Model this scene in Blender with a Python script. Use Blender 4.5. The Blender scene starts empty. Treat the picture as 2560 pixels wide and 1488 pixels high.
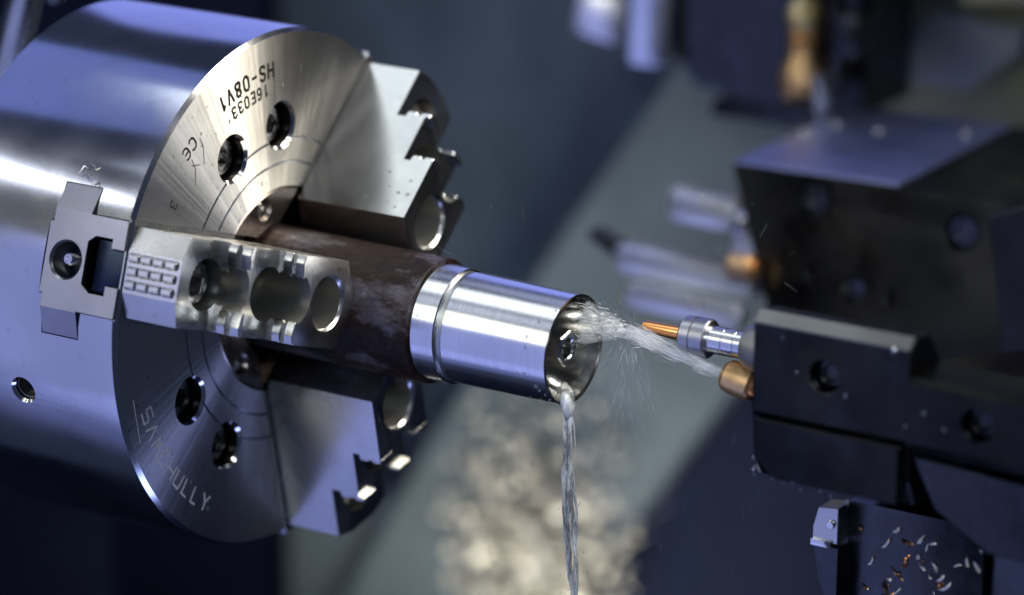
import bpy, bmesh, math, random
from mathutils import Vector, Matrix
from mathutils import noise as mnoise

# ---------------------------------------------------------------- units: 1 unit = 100 mm; everything below is written in mm
S = 0.01
R_ = math.radians
scn = bpy.context.scene
scn.unit_settings.scale_length = 0.1
COL = scn.collection
random.seed(7)

def mm(x, y, z):
    return Vector((x * S, y * S, z * S))

# ---------------------------------------------------------------- camera
cd = bpy.data.cameras.new("camera")
cam = bpy.data.objects.new("camera", cd)
COL.objects.link(cam)
cd.sensor_width = 36.0
cd.lens = 8650.36 / 2560 * 36.0
cd.clip_start = 0.5
cd.clip_end = 200.0
right = Vector((0.84870881, 0.52881121, 0.00721491))
up = Vector((-0.16417863, 0.25047901, 0.95409939))
fwd = Vector((-0.50273127, 0.81093709, -0.29940324))
M = Matrix((right, up, -fwd)).transposed().to_4x4()
M.translation = mm(775.204, -1073.275, 411.245)
cam.matrix_world = M
cd.dof.use_dof = True
cd.dof.focus_distance = 13.22
cd.dof.aperture_fstop = cd.lens * 0.1 / 35.0
cd.dof.aperture_blades = 9
scn.camera = cam

# ---------------------------------------------------------------- render, view and world
scn.render.engine = 'CYCLES'
scn.cycles.use_denoising = True
try:
    scn.cycles.denoiser = 'OPENIMAGEDENOISE'
except Exception:
    pass
scn.cycles.max_bounces = 10
scn.cycles.volume_bounces = 3
scn.cycles.transparent_max_bounces = 40
scn.cycles.sample_clamp_indirect = 6.0
scn.cycles.caustics_reflective = False
scn.cycles.caustics_refractive = False
scn.view_settings.view_transform = 'Standard'
scn.view_settings.look = 'None'
scn.view_settings.exposure = 0.0
scn.view_settings.gamma = 1.0
w = bpy.data.worlds.new("World")
scn.world = w
w.use_nodes = True
w.node_tree.nodes['Background'].inputs[0].default_value = (0.30, 0.42, 0.80, 1)
w.node_tree.nodes['Background'].inputs[1].default_value = 0.08

# ---------------------------------------------------------------- lamps and added fill lights
def area(name, loc, target, sx, sy, radiance, color, roll=0.0, spread=180.0):
    ld = bpy.data.lights.new(name, 'AREA')
    ld.shape = 'RECTANGLE'
    ld.size = sx * S
    ld.size_y = sy * S
    ld.energy = radiance * math.pi * (sx * S) * (sy * S)
    ld.color = color
    ld.spread = R_(spread)
    o = bpy.data.objects.new(name, ld)
    COL.objects.link(o)
    d = Vector(target) - Vector(loc)
    q = d.to_track_quat('-Z', 'Y')
    o.rotation_mode = 'QUATERNION'
    from mathutils import Quaternion
    o.rotation_quaternion = q @ Quaternion((0, 0, 1), roll)
    o.location = mm(*loc)
    return o

area("tube_lamp", (-720, -430, 600), (-60, -60, 50), 520, 30, 13.0, (0.84, 0.88, 1.0))
area("work_lamp", (-235, -540, 320), (100, 0, 0), 210, 290, 3.2, (1.0, 1.0, 0.86))
area("front_fill", (-235, -330, 530), (100, 0, 10), 200, 200, 1.0, (0.78, 0.84, 1.0))  # added fill for the lavender bands on the workpiece
area("ceiling_lamp", (-205, -40, 650), (20, 20, 40), 290, 330, 2.0, (0.88, 0.96, 0.98))
area("window_light", (-430, -900, -240), (0, 0, 0), 660, 1300, 0.74, (0.40, 0.46, 1.0))
area("low_front_fill", (-430, -680, -760), (0, 0, 0), 640, 460, 0.30, (0.32, 0.38, 1.0))  # unseen fill added for the lower blue reflections, not a window
area("upper_window_light", (-820, 60, 760), (-40, 0, 40), 620, 560, 0.60, (0.27, 0.35, 1.0))
area("rear_blue_fill", (-150, 540, 225), (60, 100, 0), 620, 350, 1.0, (0.30, 0.36, 1.0))  # unseen blue light added inside the rear wall, for reflections on top faces
area("warm_lamp", (400, 300, 545), (0, -10, 50), 330, 330, 1.5, (1.0, 0.92, 0.77), 0.0, 46.0)
area("door_lamp", (560, 20, 500), (40, 0, 40), 170, 170, 1.5, (0.97, 0.98, 1.0), 0.0, 60.0)
area("low_blue_fill", (270, -80, -540), (0, -60, -40), 220, 220, 6.0, (0.38, 0.46, 1.0))  # added from below to make the blue wedge around the maker's mark
area("rear_top_fill", (-190, 330, 640), (60, 0, 0), 260, 280, 0.55, (0.58, 0.66, 1.0))  # added fill for the dark band along the top of the sleeve
area("jet_fill", (520, -560, 330), (172, 12, -8), 120, 120, 2.3, (0.84, 0.91, 1.0), 0.0, 26.0)  # unseen light added to brighten the coolant jet and nozzle
area("chute_fill", (-40, 160, -470), (-150, 475, -300), 200, 120, 6.5, (1.0, 0.97, 0.88), 0.0, 90.0)  # unseen light added to brighten the chute and chips

# ---------------------------------------------------------------- materials
def nodes(name):
    m = bpy.data.materials.new(name)
    m.use_nodes = True
    nt = m.node_tree
    return m, nt, nt.nodes['Principled BSDF'], nt.links

def noise(nt, scale, detail=3.0, rough=0.55, vec=None, stretch=None, coord='Object'):
    n = nt.nodes.new('ShaderNodeTexNoise')
    n.inputs['Scale'].default_value = scale
    n.inputs['Detail'].default_value = detail
    n.inputs['Roughness'].default_value = rough
    if vec is None:
        tc = nt.nodes.new('ShaderNodeTexCoord')
        vec = tc.outputs[coord]
    if stretch:
        mp = nt.nodes.new('ShaderNodeMapping')
        mp.inputs['Scale'].default_value = stretch
        nt.links.new(vec, mp.inputs['Vector'])
        vec = mp.outputs['Vector']
    nt.links.new(vec, n.inputs['Vector'])
    return n.outputs['Fac']

def ramp(nt, fac, stops):
    r = nt.nodes.new('ShaderNodeValToRGB')
    els = r.color_ramp.elements
    while len(els) < len(stops):
        els.new(0.5)
    for e, (p, c) in zip(els, stops):
        e.position = p
        e.color = (c[0], c[1], c[2], 1) if not isinstance(c, (int, float)) else (c, c, c, 1)
    nt.links.new(fac, r.inputs['Fac'])
    return r.outputs['Color']

def mapr(nt, fac, lo, hi, a=0.3, b=0.7):
    r = nt.nodes.new('ShaderNodeMapRange')
    r.inputs['From Min'].default_value = a
    r.inputs['From Max'].default_value = b
    r.inputs['To Min'].default_value = lo
    r.inputs['To Max'].default_value = hi
    nt.links.new(fac, r.inputs['Value'])
    return r.outputs['Result']

def bump(nt, fac, strength, dist, normal=None):
    b = nt.nodes.new('ShaderNodeBump')
    b.inputs['Strength'].default_value = strength
    b.inputs['Distance'].default_value = dist
    nt.links.new(fac, b.inputs['Height'])
    if normal is not None:
        nt.links.new(normal, b.inputs['Normal'])
    return b.outputs['Normal']

def metal(name, base, rough, rvar=0.06, stretch=None, nscale=6.0, bstr=0.0, bdist=0.002, bstretch=None, bscale=20.0, aniso=0.0,
          tint=None, metallic=1.0, spots=0.0):
    m, nt, P, L = nodes(name)
    P.inputs['Metallic'].default_value = metallic
    n1 = noise(nt, nscale, 4.0, 0.6, stretch=stretch)
    L.new(mapr(nt, n1, rough - rvar, rough + rvar), P.inputs['Roughness'])
    n2 = noise(nt, nscale * 0.7, 3.0)
    t = tint or tuple(c * 0.82 for c in base)
    colr = ramp(nt, n2, [(0.35, t), (0.65, base)])
    if spots > 0:
        n3 = noise(nt, nscale * 9, 2.0, 0.5)
        mask = ramp(nt, n3, [(0.66, 0.0), (0.72, spots)])
        mx = nt.nodes.new('ShaderNodeMixRGB')
        mx.inputs['Color2'].default_value = (base[0] * 0.3, base[1] * 0.28, base[2] * 0.25, 1)
        L.new(mask, mx.inputs['Fac'])
        L.new(colr, mx.inputs['Color1'])
        colr = mx.outputs['Color']
    L.new(colr, P.inputs['Base Color'])
    if aniso:
        P.inputs['Anisotropic'].default_value = aniso
        tg = nt.nodes.new('ShaderNodeTangent')
        tg.direction_type = 'RADIAL'
        tg.axis = 'X'
        L.new(tg.outputs['Tangent'], P.inputs['Tangent'])
        P.inputs['Anisotropic Rotation'].default_value = 0.25
    if bstr:
        n4 = noise(nt, bscale, 3.0, 0.6, stretch=bstretch)
        L.new(bump(nt, n4, bstr, bdist), P.inputs['Normal'])
    return m

MT = {}
MT['od'] = metal('turned_steel', (0.66, 0.67, 0.70), 0.16, 0.05, nscale=1.6, bstr=0.05, bdist=0.002, bstretch=(30, 1, 1), bscale=6.0, spots=0.12)
MT['jaw'] = metal('ground_steel', (0.64, 0.64, 0.63), 0.24, 0.06, nscale=3.0, bstr=0.04, bdist=0.002, bscale=14.0, spots=0.15)
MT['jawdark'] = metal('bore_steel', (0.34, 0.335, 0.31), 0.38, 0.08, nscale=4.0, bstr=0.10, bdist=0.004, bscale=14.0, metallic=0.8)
MT['master'] = metal('satin_steel', (0.46, 0.46, 0.50), 0.34, 0.05, nscale=5.0, bstr=0.08, bdist=0.002, bscale=40.0)
MT['blued'] = metal('blued_steel', (0.028, 0.038, 0.066), 0.33, 0.07, nscale=5.0, bstr=0.08, bdist=0.002, bscale=30.0)
MT['black'] = metal('black_oxide_steel', (0.085, 0.09, 0.10), 0.28, 0.10, nscale=8.0, bstr=0.2, bdist=0.004, bscale=14.0)
MT['pit'] = metal('near_black_steel', (0.045, 0.042, 0.04), 0.30, 0.08, nscale=6.0)  # near-black steel for recess walls, hole insides and dark parts
MT['pilot'] = metal('oiled_bushing_steel', (0.36, 0.31, 0.28), 0.30, 0.06, nscale=3.0)
MT['sleeve'] = metal('fine_turned_steel', (0.80, 0.81, 0.83), 0.21, 0.05, stretch=(60, 1, 1), nscale=2.0, bstr=0.16, bdist=0.002, bstretch=(120, 1, 1), bscale=4.0, aniso=0.5)
MT['groove'] = metal('groove_steel', (0.42, 0.43, 0.43), 0.35, 0.05)
MT['cup'] = metal('wet_bore_steel', (0.46, 0.45, 0.41), 0.16, 0.05, nscale=5.0, bstr=0.25, bdist=0.01, bscale=6.0)
MT['bright'] = metal('polished_steel', (0.80, 0.80, 0.80), 0.12, 0.04)
MT['copper'] = metal('copper', (0.90, 0.44, 0.17), 0.24, 0.05, nscale=8.0, tint=(0.80, 0.36, 0.13))
MT['bronze'] = metal('bronze', (0.95, 0.62, 0.30), 0.38, 0.08, nscale=7.0, tint=(0.84, 0.50, 0.22), bstr=0.1, bdist=0.003, bscale=14)
MT['brass'] = metal('brass', (0.92, 0.74, 0.36), 0.40, 0.05)
MT['turret'] = metal('turret_black_steel', (0.050, 0.049, 0.046), 0.36, 0.16, nscale=4.0, bstr=0.16, bdist=0.005, bscale=9.0, tint=(0.022, 0.023, 0.024), spots=0.4)
MT['turretsheen'] = metal('turret_sheen_steel', (0.52, 0.58, 0.92), 0.42, 0.05, nscale=3.0)  # steel with the blue of reflected light put into its colour
MT['strip'] = metal('ledge_steel', (0.30, 0.30, 0.29), 0.42, 0.06, nscale=5.0)
MT['screw'] = metal('oiled_screw_steel', (0.50, 0.50, 0.50), 0.24, 0.06, nscale=8.0, bstr=0.2, bdist=0.004, bscale=14.0)
MT['silver'] = metal('satin_silver_steel', (0.93, 0.94, 0.97), 0.30, 0.06, metallic=0.8)
MT['ink'] = metal('stamped_mark', (0.035, 0.033, 0.03), 0.5, 0.05, metallic=0.3)
MT['etch'] = metal('etched_mark', (0.88, 0.89, 0.95), 0.6, 0.05, metallic=0.25)
MT['chipsteel'] = metal('chip_steel', (0.86, 0.82, 0.70), 0.55, 0.05)

def face_material():
    m, nt, P, L = nodes('turned_face_steel')
    P.inputs['Metallic'].default_value = 1.0
    tc = nt.nodes.new('ShaderNodeTexCoord')
    sep = nt.nodes.new('ShaderNodeSeparateXYZ')
    L.new(tc.outputs['Object'], sep.inputs[0])
    def mth(op, a, b=None):
        n = nt.nodes.new('ShaderNodeMath')
        n.operation = op
        for i, v in enumerate((a, b)):
            if v is None:
                continue
            if isinstance(v, (int, float)):
                n.inputs[i].default_value = v
            else:
                L.new(v, n.inputs[i])
        return n.outputs[0]
    rad = mth('SQRT', mth('ADD', mth('MULTIPLY', sep.outputs[1], sep.outputs[1]), mth('MULTIPLY', sep.outputs[2], sep.outputs[2])))
    comb = nt.nodes.new('ShaderNodeCombineXYZ')
    L.new(mth('MULTIPLY', rad, 90.0), comb.inputs[0])
    L.new(sep.outputs[1], comb.inputs[1])
    L.new(sep.outputs[2], comb.inputs[2])
    rings = noise(nt, 1.0, 2.0, 0.6, vec=comb.outputs[0])
    smear = noise(nt, 2.2, 4.0, 0.62)
    L.new(mapr(nt, smear, 0.50, 0.58), P.inputs['Roughness'])
    pits = noise(nt, 34.0, 2.0, 0.5)
    mask = ramp(nt, pits, [(0.68, 0.0), (0.74, 0.55)])
    col = ramp(nt, smear, [(0.3, (0.60, 0.59, 0.56)), (0.7, (0.74, 0.73, 0.71))])
    mx = nt.nodes.new('ShaderNodeMixRGB')
    mx.inputs['Color2'].default_value = (0.12, 0.11, 0.09, 1)
    L.new(mask, mx.inputs['Fac'])
    L.new(col, mx.inputs['Color1'])
    L.new(mx.outputs['Color'], P.inputs['Base Color'])
    P.inputs['Anisotropic'].default_value = 0.97
    P.inputs['Anisotropic Rotation'].default_value = 0.25
    tg = nt.nodes.new('ShaderNodeTangent')
    tg.direction_type = 'RADIAL'
    tg.axis = 'X'
    L.new(tg.outputs['Tangent'], P.inputs['Tangent'])
    b1 = bump(nt, rings, 0.10, 0.003)
    cmb2 = nt.nodes.new('ShaderNodeCombineXYZ')
    L.new(mth('DIVIDE', sep.outputs[1], rad), cmb2.inputs[0])
    L.new(mth('DIVIDE', sep.outputs[2], rad), cmb2.inputs[1])
    spokes = noise(nt, 7.0, 3.0, 0.6, vec=cmb2.outputs[0])
    b2 = bump(nt, spokes, 0.20, 0.022, b1)
    L.new(bump(nt, smear, 0.15, 0.02, b2), P.inputs['Normal'])
    return m
MT['face'] = face_material()

def rust_material():
    m, nt, P, L = nodes('wet_rusty_scale')
    n1 = noise(nt, 7.5, 7.0, 0.66, stretch=(0.55, 1, 1))
    n2 = noise(nt, 26.0, 4.0, 0.6)
    col = ramp(nt, n1, [(0.30, (0.004, 0.003, 0.003)), (0.46, (0.011, 0.005, 0.004)), (0.56, (0.024, 0.010, 0.006)), (0.70, (0.007, 0.005, 0.005))])
    wet = noise(nt, 4.6, 7.0, 0.68, stretch=(0.6, 1.2, 1.2))
    mask = ramp(nt, wet, [(0.50, 0.0), (0.66, 1.0)])
    mx = nt.nodes.new('ShaderNodeMixRGB')
    mx.inputs['Color2'].default_value = (0.20, 0.185, 0.225, 1)
    L.new(mask, mx.inputs['Fac'])
    L.new(col, mx.inputs['Color1'])
    L.new(mx.outputs['Color'], P.inputs['Base Color'])
    L.new(mapr(nt, mask, 0.0, 0.85, 0.0, 1.0), P.inputs['Metallic'])
    L.new(mapr(nt, mask, 0.42, 0.27, 0.0, 1.0), P.inputs['Roughness'])
    P.inputs['Specular IOR Level'].default_value = 0.35
    b = bump(nt, n1, 0.5, 0.02)
    L.new(bump(nt, n2, 0.6, 0.012, b), P.inputs['Normal'])
    return m
MT['rust'] = rust_material()

def paint(name, base, rough=0.5, nscale=2.0, var=0.2, spec=0.5):
    m, nt, P, L = nodes(name)
    P.inputs['Specular IOR Level'].default_value = spec
    n = noise(nt, nscale, 5.0, 0.6)
    L.new(ramp(nt, n, [(0.3, tuple(c * (1 - var) for c in base)), (0.7, tuple(c * (1 + var) for c in base))]), P.inputs['Base Color'])
    L.new(mapr(nt, n, rough - 0.1, rough + 0.1), P.inputs['Roughness'])
    return m
MT['wall'] = paint('slate_paint', (0.085, 0.115, 0.15), 0.45)
MT['chute'] = paint('grey_green_paint', (0.15, 0.19, 0.208), 0.6)
MT['pan'] = paint('navy_paint', (0.012, 0.017, 0.042), 0.75, spec=0.12)
MT['olive'] = paint('olive_grey_paint', (0.34, 0.34, 0.25), 0.5)
MT['bluegrey'] = paint('blue_grey_paint', (0.42, 0.48, 0.60), 0.45)
MT['cream'] = paint('cream_paint', (0.70, 0.66, 0.52), 0.4)
MT['whitepart'] = metal('dull_bright_metal', (0.93, 0.93, 0.93), 0.26, 0.05)
MT['violet'] = metal('bluish_sleeve_steel', (0.92, 0.94, 1.0), 0.22, 0.04)  # bluish bright steel; its violet look is reflected window light

def water_mat(name, alpha, tint, rough=0.15, nscale=(3, 30, 30), lo=0.4, hi=0.62):
    m, nt, P, L = nodes(name)
    P.inputs['Base Color'].default_value = (*tint, 1)
    P.inputs['Roughness'].default_value = rough
    P.inputs['IOR'].default_value = 1.45
    P.inputs['Specular IOR Level'].default_value = 1.0
    P.inputs['Coat Weight'].default_value = 0.6
    P.inputs['Coat Roughness'].default_value = 0.08
    n = noise(nt, 1.0, 4.0, 0.6, stretch=nscale)
    L.new(mapr(nt, n, alpha * 0.25, alpha, lo, hi), P.inputs['Alpha'])
    L.new(bump(nt, n, 0.6, 0.02), P.inputs['Normal'])
    return m
def vol_mat(name, density, col=(0.94, 0.97, 1.0), stretch=None):
    m = bpy.data.materials.new(name)
    m.use_nodes = True
    nt = m.node_tree
    nt.nodes.remove(nt.nodes['Principled BSDF'])
    v = nt.nodes.new('ShaderNodeVolumePrincipled')
    v.inputs['Color'].default_value = (*col, 1)
    v.inputs['Density'].default_value = density
    v.inputs['Anisotropy'].default_value = 0.1
    if stretch:
        n = noise(nt, 1.0, 3.0, 0.6, stretch=stretch)
        nt.links.new(mapr(nt, n, density * 0.15, density * 2.0, 0.38, 0.66), v.inputs['Density'])
    nt.links.new(v.outputs[0], nt.nodes['Material Output'].inputs['Volume'])
    return m
MT['jet'] = vol_mat('coolant_jet_water', 13.0, (0.95, 0.97, 1.0), (5, 30, 30))
MT['mist'] = vol_mat('coolant_mist', 4.0, stretch=(7, 22, 22))
MT['fanmist'] = vol_mat('fine_mist', 0.16)
MT['spray'] = water_mat('coolant_spray', 0.42, (1.0, 1.0, 1.0), 0.2, nscale=(6, 6, 6), lo=0.3, hi=0.55)
MT['finespray'] = water_mat('fine_spray', 0.26, (0.95, 0.97, 1.0), 0.2, nscale=(6, 6, 6))
def stream_mat():
    m, nt, P, L = nodes('falling_coolant')
    P.inputs['Base Color'].default_value = (0.95, 0.98, 1.0, 1)
    P.inputs['Roughness'].default_value = 0.10
    P.inputs['IOR'].default_value = 1.33
    n = noise(nt, 1.0, 4.0, 0.65, stretch=(16, 16, 5))
    L.new(mapr(nt, n, 0.88, 0.15, 0.40, 0.62), P.inputs['Transmission Weight'])
    L.new(bump(nt, n, 0.5, 0.02), P.inputs['Normal'])
    return m
MT['stream'] = stream_mat()
def drop_mat():
    m, nt, P, L = nodes('water_drop')
    P.inputs['Base Color'].default_value = (0.9, 0.95, 1, 1)
    P.inputs['Roughness'].default_value = 0.03
    P.inputs['Transmission Weight'].default_value = 0.9
    P.inputs['IOR'].default_value = 1.33
    return m
MT['drop'] = drop_mat()

# ---------------------------------------------------------------- object helpers
def link(name, me, mat=None, parent=None):
    o = bpy.data.objects.new(name, me)
    COL.objects.link(o)
    if mat is not None:
        me.materials.clear()
        me.materials.append(MT[mat] if isinstance(mat, str) else mat)
    if parent is not None:
        o.parent = parent
    return o

def smooth(me, deg=32):
    for p in me.polygons:
        p.use_smooth = True
    me.set_sharp_from_angle(angle=R_(deg))

def finish(bm, name, scale=True, deg=32):
    if scale:
        bmesh.ops.scale(bm, vec=(S, S, S), verts=bm.verts)
    me = bpy.data.meshes.new(name)
    bm.to_mesh(me)
    bm.free()
    smooth(me, deg)
    return me

def obj(name, bm, mat, parent=None, deg=32):
    return link(name, finish(bm, name, True, deg), mat, parent)

def tag(o, label=None, cat=None, group=None, kind=None):
    if label: o['label'] = label
    if cat: o['category'] = cat
    if group: o['group'] = group
    if kind: o['kind'] = kind
    return o

def thing(name, label, cat, loc=(0, 0, 0), group=None, rot=None):
    o = bpy.data.objects.new(name, None)
    COL.objects.link(o)
    o.location = mm(*loc)
    o.empty_display_size = 0.1
    if rot is not None:
        o.rotation_euler = rot
    return tag(o, label, cat, group)

def box(bm, x0, x1, y0, y1, z0, z1, bev=0.0):
    r = bmesh.ops.create_cube(bm, size=1.0)
    vs = r['verts']
    for v in vs:
        v.co = Vector(((x0 + x1) / 2 + v.co.x * (x1 - x0), (y0 + y1) / 2 + v.co.y * (y1 - y0), (z0 + z1) / 2 + v.co.z * (z1 - z0)))
    if bev > 0:
        es = list({e for v in vs for e in v.link_edges})
        bmesh.ops.bevel(bm, geom=es, offset=bev, segments=2, profile=0.6, affect='EDGES', clamp_overlap=True)
    return vs

def prism(bm, poly, fn):
    """poly: list of 2-D points; fn(p, end) -> 3-D point for end 0 and 1"""
    a = [bm.verts.new(fn(p, 0)) for p in poly]
    b = [bm.verts.new(fn(p, 1)) for p in poly]
    n = len(poly)
    bm.faces.new(a)
    bm.faces.new(list(reversed(b)))
    for i in range(n):
        bm.faces.new((a[(i + 1) % n], a[i], b[i], b[(i + 1) % n]))
    bmesh.ops.recalc_face_normals(bm, faces=bm.faces[:])

def lathe(bm, prof, seg=64, cx=0.0, cy=0.0, axis='X', closed=False):
    """prof: (along, radius) points; revolve about X through (y=cx, z=cy)"""
    rings = []
    for (a, r) in prof:
        ring = []
        if r <= 1e-6:
            v = bm.verts.new(ax(axis, a, 0, 0, cx, cy))
            rings.append([v])
            continue
        for k in range(seg):
            t = 2 * math.pi * k / seg
            ring.append(bm.verts.new(ax(axis, a, r * math.cos(t), r * math.sin(t), cx, cy)))
        rings.append(ring)
    pairs = list(zip(rings, rings[1:]))
    if closed:
        pairs.append((rings[-1], rings[0]))
    for A, B in pairs:
        for k in range(seg):
            k2 = (k + 1) % seg
            if len(A) == 1 and len(B) == 1:
                continue
            if len(A) == 1:
                bm.faces.new((A[0], B[k], B[k2]))
            elif len(B) == 1:
                bm.faces.new((A[k], B[0], A[k2]))
            else:
                bm.faces.new((A[k], B[k], B[k2], A[k2]))
    bmesh.ops.recalc_face_normals(bm, faces=bm.faces[:])

def ax(axis, a, u, v, cx, cy):
    if axis == 'X':
        return Vector((a, cx + u, cy + v))
    if axis == 'Y':
        return Vector((cx + u, a, cy + v))
    return Vector((cx + u, cy + v, a))

def cutcyl(bm, prof, seg, cx, cy, axis):
    lathe(bm, prof, seg, cx, cy, axis)

def boolean(me, cutter_bm, name):
    """difference of mesh me by the shapes in cutter_bm (mm, scaled here)"""
    bmesh.ops.scale(cutter_bm, vec=(S, S, S), verts=cutter_bm.verts)
    cm = bpy.data.meshes.new("cutter")
    cutter_bm.to_mesh(cm)
    cutter_bm.free()
    a = bpy.data.objects.new("body_tmp", me)
    b = bpy.data.objects.new("cutter_tmp", cm)
    COL.objects.link(a)
    COL.objects.link(b)
    md = a.modifiers.new("b", 'BOOLEAN')
    md.operation = 'DIFFERENCE'
    md.solver = 'EXACT'
    md.use_self = True
    md.object = b
    dg = bpy.context.evaluated_depsgraph_get()
    dg.update()
    out = bpy.data.meshes.new_from_object(a.evaluated_get(dg), depsgraph=dg)
    bpy.data.objects.remove(a)
    bpy.data.objects.remove(b)
    out.name = name
    return out

def bevel_mesh(me, width, seg=2, angle=35):
    a = bpy.data.objects.new("bev_tmp", me)
    COL.objects.link(a)
    md = a.modifiers.new("v", 'BEVEL')
    md.width = width * S
    md.segments = seg
    md.limit_method = 'ANGLE'
    md.angle_limit = R_(angle)
    md.use_clamp_overlap = True
    dg = bpy.context.evaluated_depsgraph_get()
    dg.update()
    out = bpy.data.meshes.new_from_object(a.evaluated_get(dg), depsgraph=dg)
    bpy.data.objects.remove(a)
    out.name = me.name
    return out

def tube(bm, pts, rad, seg=6, cap=True, wob=0.0, wfr=0.3):
    """pts: list of Vectors, rad: float or list"""
    n = len(pts)
    rings = []
    prev = None
    for i, p in enumerate(pts):
        d = (pts[min(i + 1, n - 1)] - pts[max(i - 1, 0)]).normalized()
        if prev is None:
            u = d.orthogonal().normalized()
        else:
            u = (prev - d * prev.dot(d)).normalized()
        prev = u
        v = d.cross(u)
        r = rad[i] if isinstance(rad, (list, tuple)) else rad
        ring = []
        for k in range(seg):
            q = (u * math.cos(2 * math.pi * k / seg) + v * math.sin(2 * math.pi * k / seg))
            rr = r
            if wob:
                rr = r * (1 + wob * mnoise.noise(Vector(((p.x + q.x * r) * wfr, (p.y + q.y * r) * wfr, p.z * wfr * 0.35 + r))))
            ring.append(bm.verts.new(p + q * rr))
        rings.append(ring)
    for A, B in zip(rings, rings[1:]):
        for k in range(seg):
            bm.faces.new((A[k], A[(k + 1) % seg], B[(k + 1) % seg], B[k]))
    if cap:
        bm.faces.new(list(reversed(rings[0])))
        bm.faces.new(rings[-1])

A3 = 18.157          # azimuth of the front jaw, degrees
def e_(a):           # radial direction at azimuth a (0 = towards the operator, 90 = up)
    a = R_(a)
    return Vector((0, -math.cos(a), math.sin(a)))
def t_(a):
    a = R_(a)
    return Vector((0, math.sin(a), math.cos(a)))
def face_pt(r, az_rel, x=0.0):
    return e_(az_rel + A3) * r + Vector((x, 0, 0))

# ---------------------------------------------------------------- background: machine enclosure
def slab(name, pts, thick, mat, kind='structure', label=None, cat=None):
    """flat plate from 4 front corners, thickness away from the camera (+Y)"""
    bm = bmesh.new()
    prism(bm, pts, lambda p, e: Vector((p[0], p[1] + (thick if e else 0), p[2])))
    o = obj(name, bm, mat)
    return tag(o, label, cat, None, kind)

slab('wall', [(-900, 560, -700), (500, 560, -700), (500, 560, 400), (-900, 560, 400)], 20, 'wall')
# sloping chute panel that crosses the picture diagonally, and the plate below the chuck
slab('chute', [(-70, 476, 6), (50, 476, 6), (-20, 476, -150), (-190, 470, -400), (-318, 470, -405), (-238, 474, -257), (-172, 476, -150)], 18, 'chute')
slab('lower_panel', [(-356, 500, -322), (-262, 500, -300), (-345, 500, -460), (-356, 500, -460)], 14, 'chute')
slab('side_wall', [(-900, 536, -700), (-398, 536, -700), (-398, 536, 400), (-900, 536, 400)], 20, 'pan')
slab('panel', [(-46, 500, -150), (420, 500, -150), (420, 500, -600), (-240, 500, -600), (-146, 500, -345)], 16, 'pan')
bm = bmesh.new()
box(bm, -900, 500, -100, 560, -520, -500)
tag(obj('floor', bm, 'pan'), None, None, None, 'structure')
# upper right panels
slab('rear_panel', [(22, 452, -20), (300, 452, -20), (300, 452, 140), (22, 452, 140)], 14, 'olive')
slab('rear_hatch', [(34, 444, 2), (96, 444, 2), (122, 444, 24), (124, 444, 36), (74, 444, 35)], 8, 'bluegrey')
slab('beam', [(93, 438, 46.5), (200, 438, 60), (200, 438, 90), (93, 438, 70)], 14, 'cream')
# head stock housing behind the chuck (dark)
bm = bmesh.new()
box(bm, -520, -330, -120, 300, -520, -120)
tag(obj('headstock_wall', bm, 'pan'), None, None, None, 'structure')

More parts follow.
